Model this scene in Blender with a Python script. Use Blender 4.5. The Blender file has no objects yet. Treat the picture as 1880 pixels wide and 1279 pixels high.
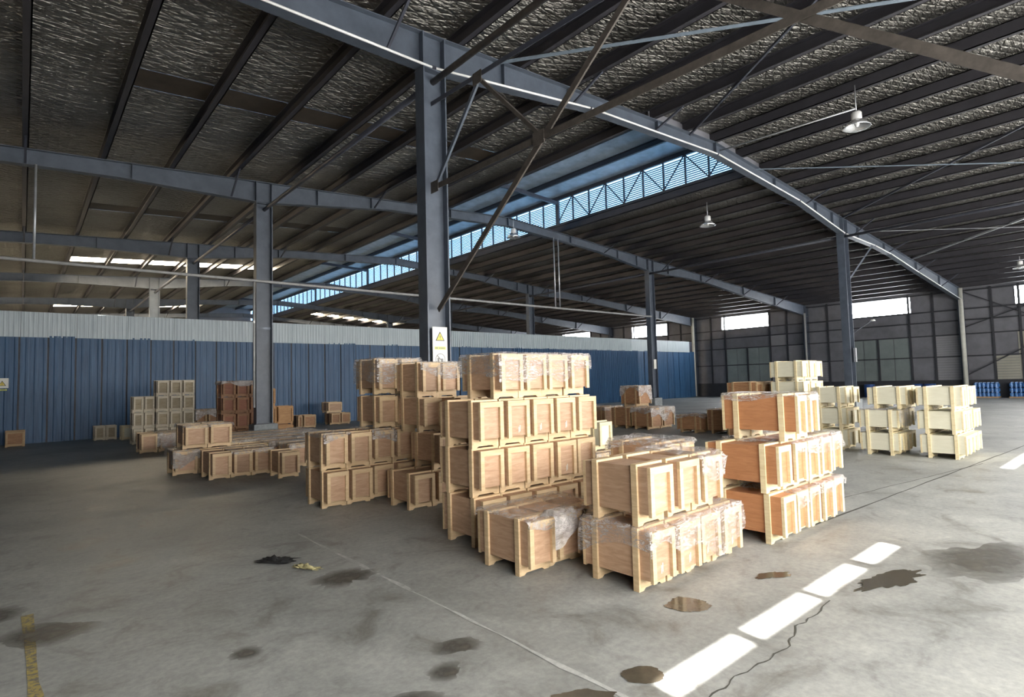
import bpy, math, random
from mathutils import Vector, Matrix, noise

random.seed(7)
SC = bpy.context.scene
COL = SC.collection

# ------------------------------------------------------------------ camera
F_PX = 1041.168
cam_d = bpy.data.cameras.new('camera')
cam_d.sensor_fit = 'HORIZONTAL'
cam_d.sensor_width = 36.0
cam_d.lens = F_PX / 1880.0 * 36.0
cam_d.clip_start = 0.05
cam_d.clip_end = 400
cam = bpy.data.objects.new('camera', cam_d)
COL.objects.link(cam)
RIGHT = Vector((0.7570953, -0.65278477, -0.0260528))
DOWN = Vector((0.01724948, 0.0598386, -0.99805901))
FWD = Vector((0.65307669, 0.75517639, 0.05656372))
m = Matrix.Identity(4)
for i in range(3):
    m[i][0] = RIGHT[i]
    m[i][1] = -DOWN[i]
    m[i][2] = -FWD[i]
m[2][3] = 1.6
cam.matrix_world = m
SC.camera = cam

# ------------------------------------------------------------------ light, exposure
E_GABLE = 15.0       # glowing fill panels added on the unseen near gable wall
E_WINDOW = 38.0      # high windows of the right wall
E_SKYLIGHT = 45.0   # roof lights behind the partition
E_LOUVER = 3.2       # ridge monitor
SUN = 60.0
SC.view_settings.view_transform = 'Standard'
SC.view_settings.look = 'None'
SC.view_settings.gamma = 1.0
SC.view_settings.use_curve_mapping = False
SC.view_settings.exposure = 0.0

world = bpy.data.worlds.new('sky')
SC.world = world
world.use_nodes = True
wn = world.node_tree.nodes
wl = world.node_tree.links
sky = wn.new('ShaderNodeTexSky')
sky.sky_type = 'NISHITA'
sky.sun_disc = False
sky.sun_elevation = math.radians(43)
sky.sun_rotation = math.radians(200)
wn['Background'].inputs['Strength'].default_value = 0.3
wl.new(sky.outputs[0], wn['Background'].inputs['Color'])

SUN_DIR = Vector((0.165, 1.0, -0.95)).normalized()     # direction the light travels
sd = bpy.data.lights.new('sun', 'SUN')
sd.energy = SUN
sd.angle = math.radians(0.5)
sd.color = (1.0, 0.96, 0.9)
so = bpy.data.objects.new('sun', sd)
so.rotation_euler = SUN_DIR.to_track_quat('-Z', 'Y').to_euler()
so.location = (0, 0, 20)
COL.objects.link(so)
SC.cycles.use_denoising = True
SC.cycles.max_bounces = 5
SC.cycles.diffuse_bounces = 3
SC.cycles.glossy_bounces = 2
SC.cycles.caustics_reflective = False
SC.cycles.caustics_refractive = False
SC.cycles.use_adaptive_sampling = True
SC.cycles.adaptive_threshold = 0.1
SC.cycles.adaptive_min_samples = 16
SC.cycles.transparent_max_bounces = 10
SC.cycles.sample_clamp_indirect = 8.0

# ------------------------------------------------------------------ materials
def nodes_of(name):
    mt = bpy.data.materials.new(name)
    mt.use_nodes = True
    nt = mt.node_tree
    return mt, nt.nodes, nt.links, nt.nodes['Principled BSDF']

def ramp(n, stops, interp='LINEAR'):
    r = n.new('ShaderNodeValToRGB')
    r.color_ramp.interpolation = interp
    e = r.color_ramp.elements
    e[0].position, e[0].color = stops[0][0], (*stops[0][1], 1)
    e[1].position, e[1].color = stops[-1][0], (*stops[-1][1], 1)
    for p, c in stops[1:-1]:
        k = e.new(p)
        k.color = (*c, 1)
    return r

def coords(n, l, scale=(1, 1, 1), rot=(0, 0, 0), kind='Object'):
    tc = n.new('ShaderNodeTexCoord')
    mp = n.new('ShaderNodeMapping')
    mp.inputs['Scale'].default_value = scale
    mp.inputs['Rotation'].default_value = rot
    l.new(tc.outputs[kind], mp.inputs['Vector'])
    return mp.outputs['Vector']

def noise_tex(n, l, vec, scale, detail=4, rough=0.6, dist=0.0):
    t = n.new('ShaderNodeTexNoise')
    t.inputs['Scale'].default_value = scale
    t.inputs['Detail'].default_value = detail
    t.inputs['Roughness'].default_value = rough
    t.inputs['Distortion'].default_value = dist
    l.new(vec, t.inputs['Vector'])
    return t.outputs['Fac']

def bump(n, l, h, b, strength=0.3, dist=0.02):
    k = n.new('ShaderNodeBump')
    k.inputs['Strength'].default_value = strength
    k.inputs['Distance'].default_value = dist
    l.new(h, k.inputs['Height'])
    l.new(k.outputs[0], b.inputs['Normal'])
    return k

def wood(name, c_dark, c_mid, c_light, vary=0.12, rough=0.6):
    mt, n, l, b = nodes_of(name)
    info = n.new('ShaderNodeObjectInfo')
    tc = n.new('ShaderNodeTexCoord')
    add = n.new('ShaderNodeVectorMath'); add.operation = 'MULTIPLY_ADD'
    l.new(info.outputs['Random'], add.inputs[0])
    add.inputs[1].default_value = (37, 21, 53)
    l.new(tc.outputs['Object'], add.inputs[2])
    mp = n.new('ShaderNodeMapping')
    mp.inputs['Scale'].default_value = (2.5, 2.2, 16)
    l.new(add.outputs[0], mp.inputs['Vector'])
    g = noise_tex(n, l, mp.outputs[0], 2.2, 5, 0.6, 0.8)
    r = ramp(n, [(0.3, c_dark), (0.52, c_mid), (0.72, c_light)])
    l.new(g, r.inputs[0])
    hsv = n.new('ShaderNodeHueSaturation')
    mr = n.new('ShaderNodeMapRange')
    mr.inputs['To Min'].default_value = 1 - vary
    mr.inputs['To Max'].default_value = 1 + vary
    l.new(info.outputs['Random'], mr.inputs['Value'])
    l.new(mr.outputs[0], hsv.inputs['Value'])
    l.new(r.outputs[0], hsv.inputs['Color'])
    l.new(hsv.outputs[0], b.inputs['Base Color'])
    b.inputs['Roughness'].default_value = rough
    bump(n, l, g, b, 0.15, 0.004)
    return mt

def plain(name, col, rough=0.6, metal=0.0, mottle=0.0, scale=6.0):
    mt, n, l, b = nodes_of(name)
    b.inputs['Roughness'].default_value = rough
    b.inputs['Metallic'].default_value = metal
    if mottle:
        v = coords(n, l)
        f = noise_tex(n, l, v, scale, 5, 0.65)
        lo = tuple(max(0, c * (1 - mottle)) for c in col)
        hi = tuple(min(1, c * (1 + mottle)) for c in col)
        r = ramp(n, [(0.3, lo), (0.7, hi)])
        l.new(f, r.inputs[0])
        l.new(r.outputs[0], b.inputs['Base Color'])
    else:
        b.inputs['Base Color'].default_value = (*col, 1)
    return mt

def glow(name, col, strength):
    mt, n, l, b = nodes_of(name)
    b.inputs['Base Color'].default_value = (0.8, 0.8, 0.8, 1)
    b.inputs['Emission Color'].default_value = (*col, 1)
    b.inputs['Emission Strength'].default_value = strength
    return mt

M = {}
M['ply'] = wood('plywood tan', (0.42, 0.26, 0.16), (0.52, 0.335, 0.215), (0.60, 0.41, 0.28), 0.16)
M['pine'] = wood('pine batten', (0.57, 0.41, 0.23), (0.66, 0.49, 0.295), (0.73, 0.57, 0.36), 0.10)
M['orange'] = wood('plywood orange', (0.42, 0.19, 0.085), (0.49, 0.23, 0.108), (0.55, 0.275, 0.135), 0.08)
M['cream'] = wood('pale poplar batten', (0.68, 0.56, 0.33), (0.76, 0.65, 0.41), (0.82, 0.72, 0.48), 0.07)
M['white'] = wood('whitewood board', (0.70, 0.67, 0.52), (0.74, 0.715, 0.57), (0.78, 0.755, 0.61), 0.06)
M['pale_ply'] = wood('weathered pale plywood', (0.30, 0.24, 0.15), (0.39, 0.32, 0.21), (0.48, 0.40, 0.28), 0.15)
M['pale_bat'] = wood('whitish batten', (0.60, 0.53, 0.40), (0.68, 0.61, 0.48), (0.76, 0.69, 0.56), 0.08)
M['ochre'] = wood('ochre board', (0.30, 0.15, 0.055), (0.38, 0.20, 0.075), (0.46, 0.26, 0.11), 0.12)
M['red'] = wood('reddish board', (0.24, 0.09, 0.05), (0.31, 0.125, 0.07), (0.38, 0.17, 0.10), 0.18)
M['brown'] = wood('plywood brown', (0.26, 0.13, 0.065), (0.34, 0.18, 0.09), (0.42, 0.24, 0.13), 0.14)
M['brownbat'] = wood('weathered batten', (0.36, 0.23, 0.12), (0.45, 0.31, 0.17), (0.55, 0.39, 0.23), 0.12)

M['steel'] = plain('blue grey steel paint', (0.076, 0.093, 0.122), 0.45, 0.0, 0.22, 3.0)
M['steel_dark'] = plain('dark steel paint', (0.05, 0.055, 0.075), 0.5, 0.0, 0.25, 4.0)
M['purlin'] = plain('purlin steel', (0.032, 0.031, 0.038), 0.55, 0.0, 0.2, 3.0)
M['rust'] = plain('rusty brown steel', (0.072, 0.062, 0.054), 0.6, 0.0, 0.35, 9.0)
M['galv'] = plain('galvanised steel', (0.45, 0.47, 0.5), 0.38, 0.5, 0.15, 8.0)
M['bluebar'] = plain('pale blue flat bar', (0.15, 0.19, 0.235), 0.5, 0.0, 0.15, 8.0)
M['pipe'] = plain('grey pipe paint', (0.36, 0.36, 0.36), 0.45, 0.0, 0.15, 8.0)
M['whitepipe'] = plain('white plastic pipe', (0.62, 0.62, 0.56), 0.45, 0.0, 0.1, 5.0)
M['whiteplastic'] = plain('white conduit', (0.85, 0.85, 0.85), 0.35)
M['plinth'] = plain('concrete plinth', (0.24, 0.26, 0.27), 0.8, 0.0, 0.25, 8.0)
M['wall'] = plain('dark wall sheet', (0.17, 0.172, 0.195), 0.6, 0.0, 0.2, 1.2)
M['girt'] = plain('wall girt steel', (0.035, 0.037, 0.045), 0.55, 0.0, 0.2, 4.0)
M['pane_green'] = plain('dull green grey pane', (0.215, 0.25, 0.25), 0.35, 0.0, 0.15, 1.0)
M['pane_grey'] = plain('grey fibreglass pane', (0.28, 0.28, 0.30), 0.45, 0.0, 0.12, 1.0)
M['pane_pale'] = plain('pale fibreglass pane', (0.38, 0.37, 0.31), 0.45, 0.0, 0.1, 1.0)
M['slat'] = plain('louver slat', (0.10, 0.14, 0.19), 0.5)
M['blocked'] = plain('browned roof light sheet', (0.055, 0.042, 0.03), 0.7, 0.0, 0.35, 2.0)
M['blue_lit_foil'] = plain('blue-lit lining sheet', (0.34, 0.41, 0.48), 0.45, 0.1, 0.25, 2.5)  # pale blue tint paints the louver light into the lining colour
M['signwhite'] = plain('sign white', (0.72, 0.72, 0.66), 0.4)
M['signyellow'] = plain('sign yellow', (0.70, 0.55, 0.06), 0.4)
M['signgreen'] = plain('sign yellow green', (0.55, 0.62, 0.12), 0.4)
M['signblack'] = plain('sign black', (0.03, 0.03, 0.03), 0.5)
M['signgrey'] = plain('sign grey', (0.2, 0.2, 0.2), 0.5)
M['alu'] = plain('spun aluminium', (0.75, 0.77, 0.8), 0.25, 0.8)
M['lampwhite'] = plain('lamp housing', (0.7, 0.7, 0.7), 0.45)
M['rag'] = plain('black rag', (0.012, 0.012, 0.013), 0.9)
M['scrap'] = plain('yellowed foam scrap', (0.50, 0.45, 0.24), 0.8, 0.0, 0.3, 20)
M['bottle'] = plain('blue plastic', (0.07, 0.22, 0.55), 0.25, 0.0, 0.5, 9)
M['bluedrum'] = plain('dark blue plastic', (0.03, 0.08, 0.26), 0.35, 0.0, 0.2, 4)
M['g_gable'] = glow('added fill panel', (1.0, 0.97, 0.92), E_GABLE)
M['g_left'] = glow('warm added fill panel', (1.0, 0.80, 0.55), 30.0)
M['g_window'] = glow('daylight window', (0.93, 0.96, 1.0), E_WINDOW)
M['g_sky'] = glow('roof light sheet', (1.0, 0.84, 0.60), E_SKYLIGHT)
M['g_louver'] = glow('sky blue sheet', (0.30, 0.60, 0.95), E_LOUVER)

def foil_mat():
    mt, n, l, b = nodes_of('foil insulation with wire netting')
    v = coords(n, l, (1, 1, 1))
    vs = coords(n, l, (0.9, 5.0, 4))
    f1 = noise_tex(n, l, vs, 2.2, 3, 0.55, 1.4)
    vs2 = coords(n, l, (2.5, 3.0, 4))
    f2 = noise_tex(n, l, vs2, 1.6, 4, 0.6, 1.2)
    big = noise_tex(n, l, v, 0.5, 3, 0.5)
    r = ramp(n, [(0.3, (0.155, 0.15, 0.138)), (0.7, (0.285, 0.278, 0.258))])
    l.new(big, r.inputs[0])
    l.new(r.outputs[0], b.inputs['Base Color'])
    b.inputs['Metallic'].default_value = 0.9
    b.inputs['Roughness'].default_value = 0.36
    # diamond netting
    lines = []
    for a in (math.radians(62), math.radians(-62)):
        w = n.new('ShaderNodeTexWave')
        w.wave_type = 'BANDS'
        w.inputs['Scale'].default_value = 1.9
        w.inputs['Distortion'].default_value = 1.2
        w.inputs['Detail'].default_value = 2
        l.new(coords(n, l, (1, 1, 1), (0, 0, a)), w.inputs['Vector'])
        p = n.new('ShaderNodeMath'); p.operation = 'POWER'
        p.inputs[1].default_value = 5
        l.new(w.outputs['Fac'], p.inputs[0])
        lines.append(p.outputs[0])
    mx = n.new('ShaderNodeMath'); mx.operation = 'MAXIMUM'
    l.new(lines[0], mx.inputs[0]); l.new(lines[1], mx.inputs[1])
    s1 = n.new('ShaderNodeMath'); s1.operation = 'MULTIPLY_ADD'
    l.new(mx.outputs[0], s1.inputs[0]); s1.inputs[1].default_value = -0.25
    l.new(f1, s1.inputs[2])
    s2 = n.new('ShaderNodeMath'); s2.operation = 'MULTIPLY_ADD'
    l.new(f2, s2.inputs[0]); s2.inputs[1].default_value = 0.7
    l.new(s1.outputs[0], s2.inputs[2])
    bump(n, l, s2.outputs[0], b, 1.0, 0.085)
    return mt
M['foil'] = foil_mat()

def floor_mat():
    mt, n, l, b = nodes_of('worn concrete')
    v = coords(n, l)
    big = noise_tex(n, l, v, 0.45, 5, 0.6, 0.6)
    mid = noise_tex(n, l, v, 2.3, 7, 0.68, 0.8)
    fine = noise_tex(n, l, v, 22, 4, 0.7)
    r = ramp(n, [(0.30, (0.235, 0.242, 0.235)), (0.50, (0.325, 0.335, 0.325)), (0.72, (0.41, 0.42, 0.405))])
    l.new(big, r.inputs[0])
    r2 = ramp(n, [(0.30, (0.42, 0.39, 0.36)), (0.46, (0.90, 0.90, 0.90)), (0.70, (1.22, 1.21, 1.18))])
    l.new(mid, r2.inputs[0])
    mul = n.new('ShaderNodeMix'); mul.data_type = 'RGBA'; mul.blend_type = 'MULTIPLY'
    mul.inputs[0].default_value = 0.85
    l.new(r.outputs[0], mul.inputs[6]); l.new(r2.outputs[0], mul.inputs[7])
    r3 = ramp(n, [(0.35, (0.82, 0.82, 0.82)), (0.65, (1.12, 1.12, 1.1))])
    l.new(fine, r3.inputs[0])
    mul2 = n.new('ShaderNodeMix'); mul2.data_type = 'RGBA'; mul2.blend_type = 'MULTIPLY'
    mul2.inputs[0].default_value = 0.8
    l.new(mul.outputs[2], mul2.inputs[6]); l.new(r3.outputs[0], mul2.inputs[7])
    l.new(mul2.outputs[2], b.inputs['Base Color'])
    rr = n.new('ShaderNodeMapRange')
    rr.inputs['From Min'].default_value = 0.3; rr.inputs['From Max'].default_value = 0.7
    rr.inputs['To Min'].default_value = 0.42; rr.inputs['To Max'].default_value = 0.68
    l.new(mid, rr.inputs['Value'])
    l.new(rr.outputs[0], b.inputs['Roughness'])
    bump(n, l, mid, b, 0.25, 0.01)
    return mt
M['floor'] = floor_mat()

def stain_mat(name, col, rough, alpha_soft=True):
    mt, n, l, b = nodes_of(name)
    v = coords(n, l)
    f = noise_tex(n, l, v, 9, 6, 0.7)
    r = ramp(n, [(0.3, tuple(c * 0.7 for c in col)), (0.7, tuple(c * 1.25 for c in col))])
    l.new(f, r.inputs[0])
    l.new(r.outputs[0], b.inputs['Base Color'])
    b.inputs['Roughness'].default_value = rough
    return mt
M['puddle'] = stain_mat('wet patch', (0.075, 0.066, 0.05), 0.16)
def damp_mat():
    mt = stain_mat('damp and darkened concrete', (0.085, 0.078, 0.066), 0.38)
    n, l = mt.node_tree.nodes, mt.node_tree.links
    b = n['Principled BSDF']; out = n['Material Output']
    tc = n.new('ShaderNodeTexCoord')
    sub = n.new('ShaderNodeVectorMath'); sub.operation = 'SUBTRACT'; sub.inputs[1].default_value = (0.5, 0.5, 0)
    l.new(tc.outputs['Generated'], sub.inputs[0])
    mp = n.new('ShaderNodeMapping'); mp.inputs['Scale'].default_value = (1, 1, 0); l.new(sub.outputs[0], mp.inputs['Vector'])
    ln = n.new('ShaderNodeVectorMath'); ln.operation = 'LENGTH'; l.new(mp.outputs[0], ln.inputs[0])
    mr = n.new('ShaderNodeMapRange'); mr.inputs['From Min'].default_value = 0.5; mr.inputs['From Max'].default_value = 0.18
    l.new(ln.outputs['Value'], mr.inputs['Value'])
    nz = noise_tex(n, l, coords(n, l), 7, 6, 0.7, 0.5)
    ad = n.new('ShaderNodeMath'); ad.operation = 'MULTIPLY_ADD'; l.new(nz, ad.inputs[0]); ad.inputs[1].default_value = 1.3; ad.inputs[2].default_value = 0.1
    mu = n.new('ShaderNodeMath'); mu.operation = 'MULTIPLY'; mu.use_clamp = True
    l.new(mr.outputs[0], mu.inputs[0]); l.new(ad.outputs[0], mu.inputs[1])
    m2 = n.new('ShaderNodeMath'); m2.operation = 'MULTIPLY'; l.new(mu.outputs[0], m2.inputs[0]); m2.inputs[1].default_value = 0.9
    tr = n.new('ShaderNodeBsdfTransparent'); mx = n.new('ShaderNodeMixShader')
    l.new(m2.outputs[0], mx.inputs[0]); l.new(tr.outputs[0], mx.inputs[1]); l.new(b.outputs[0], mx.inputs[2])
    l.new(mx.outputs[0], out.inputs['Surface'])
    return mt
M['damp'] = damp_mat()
M['joint'] = stain_mat('pale joint filler', (0.44, 0.445, 0.43), 0.8)
M['crack'] = stain_mat('crack', (0.07, 0.07, 0.06), 0.9)

def yellow_mat():
    mt, n, l, b = nodes_of('worn yellow floor paint')
    v = coords(n, l)
    f = noise_tex(n, l, v, 26, 5, 0.75)
    r = ramp(n, [(0.42, (0.16, 0.15, 0.13)), (0.55, (0.42, 0.33, 0.10))])
    l.new(f, r.inputs[0])
    l.new(r.outputs[0], b.inputs['Base Color'])
    b.inputs['Roughness'].default_value = 0.7
    return mt
M['yellow'] = yellow_mat()

def blue_sheet(name, c0, c1, sx):
    mt, n, l, b = nodes_of(name)
    info = n.new('ShaderNodeObjectInfo')
    tc = n.new('ShaderNodeTexCoord')
    add = n.new('ShaderNodeVectorMath'); add.operation = 'MULTIPLY_ADD'
    l.new(info.outputs['Random'], add.inputs[0])
    add.inputs[1].default_value = (31, 0, 17)
    l.new(tc.outputs['Object'], add.inputs[2])
    mp = n.new('ShaderNodeMapping'); mp.inputs['Scale'].default_value = (sx, 1, 0.35)
    l.new(add.outputs[0], mp.inputs['Vector'])
    f = noise_tex(n, l, mp.outputs[0], 2.0, 6, 0.65, 0.3)
    r = ramp(n, [(0.3, c0), (0.7, c1)])
    l.new(f, r.inputs[0])
    l.new(r.outputs[0], b.inputs['Base Color'])
    b.inputs['Roughness'].default_value = 0.45
    bump(n, l, f, b, 0.3, 0.02)
    return mt
M['blue'] = blue_sheet('blue partition sheet', (0.020, 0.070, 0.160), (0.040, 0.120, 0.245), 6)
M['band'] = blue_sheet('pale translucent band sheet', (0.42, 0.50, 0.55), (0.66, 0.73, 0.76), 9)

def film_mat(name='clear stretch film', lo=0.2, mid=0.46, hi=1.0):
    mt = bpy.data.materials.new(name)
    mt.use_nodes = True
    n, l = mt.node_tree.nodes, mt.node_tree.links
    n.clear()
    out = n.new('ShaderNodeOutputMaterial')
    tr = n.new('ShaderNodeBsdfTransparent')
    tr.inputs['Color'].default_value = (0.97, 0.97, 0.97, 1)
    b = n.new('ShaderNodeBsdfPrincipled')
    b.inputs['Base Color'].default_value = (0.80, 0.77, 0.76, 1)
    b.inputs['Roughness'].default_value = 0.16
    b.inputs['Specular IOR Level'].default_value = 0.8
    v = coords(n, l, (2.2, 2.2, 7.0), (0.3, 0.2, 0.4))
    f = noise_tex(n, l, v, 2.6, 6, 0.62, 1.8)
    rg = n.new('ShaderNodeMath'); rg.operation = 'SUBTRACT'; l.new(f, rg.inputs[0]); rg.inputs[1].default_value = 0.5
    ab = n.new('ShaderNodeMath'); ab.operation = 'ABSOLUTE'; l.new(rg.outputs[0], ab.inputs[0])
    cr = ramp(n, [(0.0, (hi,) * 3), (0.025, (mid,) * 3), (0.09, (lo,) * 3)])
    l.new(ab.outputs[0], cr.inputs[0])
    f2 = noise_tex(n, l, coords(n, l), 3.0, 3, 0.5, 0.8)
    r2 = ramp(n, [(0.36, (0.35, 0.35, 0.35)), (0.62, (1, 1, 1))])
    l.new(f2, r2.inputs[0])
    mul = n.new('ShaderNodeMath'); mul.operation = 'MULTIPLY'
    l.new(cr.outputs[0], mul.inputs[0]); l.new(r2.outputs[0], mul.inputs[1])
    k = n.new('ShaderNodeBump'); k.inputs['Strength'].default_value = 1.0; k.inputs['Distance'].default_value = 0.04
    l.new(ab.outputs[0], k.inputs['Height']); l.new(k.outputs[0], b.inputs['Normal'])
    mix = n.new('ShaderNodeMixShader')
    l.new(mul.outputs[0], mix.inputs[0])
    l.new(tr.outputs[0], mix.inputs[1]); l.new(b.outputs[0], mix.inputs[2])
    l.new(mix.outputs[0], out.inputs['Surface'])
    return mt
M['film'] = film_mat()
M['film_milky'] = film_mat('milky stretch film', 0.42, 0.62, 1.0)
M['film_white'] = film_mat('crumpled white film', 0.6, 0.8, 1.0)

# ------------------------------------------------------------------ mesh helpers
BOXF = [(0, 3, 2, 1), (4, 5, 6, 7), (0, 1, 5, 4), (1, 2, 6, 5), (2, 3, 7, 6), (3, 0, 4, 7)]
class MB:
    def __init__(self): self.v, self.f = [], []
    def box(self, x0, x1, y0, y1, z0, z1):
        b = len(self.v)
        self.v += [(x0, y0, z0), (x1, y0, z0), (x1, y1, z0), (x0, y1, z0), (x0, y0, z1), (x1, y0, z1), (x1, y1, z1), (x0, y1, z1)]
        self.f += [tuple(b + i for i in q) for q in BOXF]
        return self
    def quad(self, *p):
        b = len(self.v); self.v += [tuple(q) for q in p]; self.f.append(tuple(range(b, b + len(p)))); return self
    def bar(self, a, b_, w, t, up=(0, 0, 1)):
        a, b_ = Vector(a), Vector(b_)
        d = (b_ - a).normalized()
        s = d.cross(Vector(up))
        if s.length < 1e-4: s = d.cross(Vector((1, 0, 0)))
        s.normalize(); u = s.cross(d)
        k = len(self.v)
        for e in (a, b_):
            for q in ((-1, -1), (1, -1), (1, 1), (-1, 1)):
                self.v.append(tuple(e + s * (q[0] * w / 2) + u * (q[1] * t / 2)))
        for q in [(0, 1, 2, 3), (7, 6, 5, 4), (0, 4, 5, 1), (1, 5, 6, 2), (2, 6, 7, 3), (3, 7, 4, 0)]:
            self.f.append(tuple(k + i for i in q))
        return self
    def angle(self, a, b_, w, t=0.012, up=(0, 0, 1)):
        """rolled L section"""
        a, b_ = Vector(a), Vector(b_)
        d = (b_ - a).normalized()
        s = d.cross(Vector(up))
        if s.length < 1e-4: s = d.cross(Vector((1, 0, 0)))
        s.normalize(); u = s.cross(d)
        self.bar(a, b_, w, t, up)
        o = s * (w / 2 - t / 2) + u * (w / 2)
        return self.bar(a + o, b_ + o, t, w, up)
    def tube(self, a, b_, r, seg=10):
        a, b_ = Vector(a), Vector(b_)
        d = (b_ - a).normalized()
        s = d.cross(Vector((0, 0, 1)))
        if s.length < 1e-4: s = Vector((1, 0, 0))
        s.normalize(); u = s.cross(d)
        k = len(self.v)
        for e in (a, b_):
            for i in range(seg):
                t = 2 * math.pi * i / seg
                self.v.append(tuple(e + s * (r * math.cos(t)) + u * (r * math.sin(t))))
        for i in range(seg):
            j = (i + 1) % seg
            self.f.append((k + i, k + j, k + seg + j, k + seg + i))
        self.f.append(tuple(k + i for i in range(seg))[::-1])
        self.f.append(tuple(k + seg + i for i in range(seg)))
        return self
    def lathe(self, prof, seg=20, c=(0, 0, 0)):
        k = len(self.v)
        for r, z in prof:
            for i in range(seg):
                t = 2 * math.pi * i / seg
                self.v.append((c[0] + r * math.cos(t), c[1] + r * math.sin(t), c[2] + z))
        for a in range(len(prof) - 1):
            for i in range(seg):
                j = (i + 1) % seg
                self.f.append((k + a * seg + i, k + a * seg + j, k + (a + 1) * seg + j, k + (a + 1) * seg + i))
        return self
    def prism_xz(self, pts, y0, y1):
        k = len(self.v); nn = len(pts)
        self.v += [(x, y0, z) for x, z in pts] + [(x, y1, z) for x, z in pts]
        self.f.append(tuple(k + i for i in range(nn)))
        self.f.append(tuple(k + nn + i for i in range(nn))[::-1])
        for i in range(nn):
            j = (i + 1) % nn
            self.f.append((k + i, k + nn + i, k + nn + j, k + j))
        return self
    def mesh(self, name, mat, smooth=False):
        me = bpy.data.meshes.new(name)
        me.from_pydata(self.v, [], self.f)
        me.materials.append(M[mat])
        if smooth: me.shade_smooth()
        me.update()
        return me

def put(name, me, parent=None, loc=(0, 0, 0), rz=0.0):
    o = bpy.data.objects.new(name, me)
    COL.objects.link(o)
    o.location = loc
    o.rotation_euler = (0, 0, rz)
    if parent: o.parent = parent
    return o

def tag(o, label, cat=None, group=None, kind=None):
    o['label'] = label
    if cat: o['category'] = cat
    if group: o['group'] = group
    if kind: o['kind'] = kind
    return o

def build(name, mb, mat, parent=None, smooth=False):
    return put(name, mb.mesh(name, mat, smooth), parent)

def empty(name, loc, rz=0.0):
    return put(name, None, None, loc, rz)

ORD = ['first', 'second', 'third', 'fourth', 'fifth', 'sixth', 'seventh', 'eighth', 'ninth', 'tenth']

# ------------------------------------------------------------------ building layout (metres)
BAYS = [7.5 + 8.4 * i for i in range(6)]          # rafter frames, 7.5 .. 49.5
XA, XB, XW, XL = 4.9, 22.5, 40.3, -13.0
RIDGE = 13.67
PP = 1.37
YG, YF = -2.8, 58.0                               # near gable wall, far wall
YP = 23.9                                         # partition
def ztop(x): return 7.70 - 0.06 * abs(x - RIDGE)  # top of rafters = underside of purlins
ROOF = 0.26
MON = 2 * PP                                      # half width of the ridge monitor
MY0, MY1 = 7.62, 57.0

# ---- floor
fl = build('floor', MB().box(XL, XW, YG, YF, -0.2, 0.0), 'floor')
tag(fl, 'worn grey concrete floor with stains, joints and damp patches', 'floor', kind='structure')
def strip(name, pts, w, mat, parent=fl, z=0.002, jitter=0.0):
    mb = MB(); L, R = [], []
    for i, p in enumerate(pts):
        a = Vector(pts[max(0, i - 1)]); b = Vector(pts[min(len(pts) - 1, i + 1)])
        d = (b - a).normalized(); nrm = Vector((-d.y, d.x))
        ww = w * (1 + random.uniform(-jitter, jitter))
        L.append((p[0] + nrm.x * ww / 2, p[1] + nrm.y * ww / 2, z)); R.append((p[0] - nrm.x * ww / 2, p[1] - nrm.y * ww / 2, z))
    for i in range(len(pts) - 1):
        mb.quad(L[i], R[i], R[i + 1], L[i + 1])
    return build(name, mb, mat, parent)
def wobble(a, b, n, amp):
    out = []
    for i in range(n + 1):
        t = i / n
        out.append((a[0] + (b[0] - a[0]) * t + random.uniform(-amp, amp), a[1] + (b[1] - a[1]) * t + random.uniform(-amp, amp)))
    return out
tag(strip('joint_line', wobble((2.30, 6.3), (2.32, 0.6), 40, 0.006), 0.026, 'joint', jitter=0.8), 'pale ragged joint line across the floor')
strip('joint_line', wobble((6.3, 2.55), (18.0, 1.9), 30, 0.008), 0.02, 'crack', jitter=0.4)
strip('joint_line', wobble((7.4, 2.9), (12.3, 2.15), 20, 0.01), 0.012, 'crack', jitter=0.4)
CK = [(2.4, 1.60), (2.66, 1.59), (2.94, 1.60), (3.20, 1.57), (3.45, 1.56), (3.74, 1.64), (3.95, 1.63), (4.40, 1.66)]
CRACK = []
for (p, q) in zip(CK[:-1], CK[1:]):
    for t in range(6):
        CRACK.append((p[0] + (q[0] - p[0]) * t / 6, p[1] + (q[1] - p[1]) * t / 6 + 0.009 * math.sin(len(CRACK) * 1.3) + random.uniform(-0.004, 0.004)))
tag(strip('crack', CRACK, 0.009, 'crack', jitter=0.4), 'thin dark crack in the concrete')
tag(strip('painted_line', wobble((0.06, 5.5), (0.10, 2.9), 14, 0.004), 0.06, 'yellow', jitter=0.25), 'worn yellow painted line')

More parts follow.
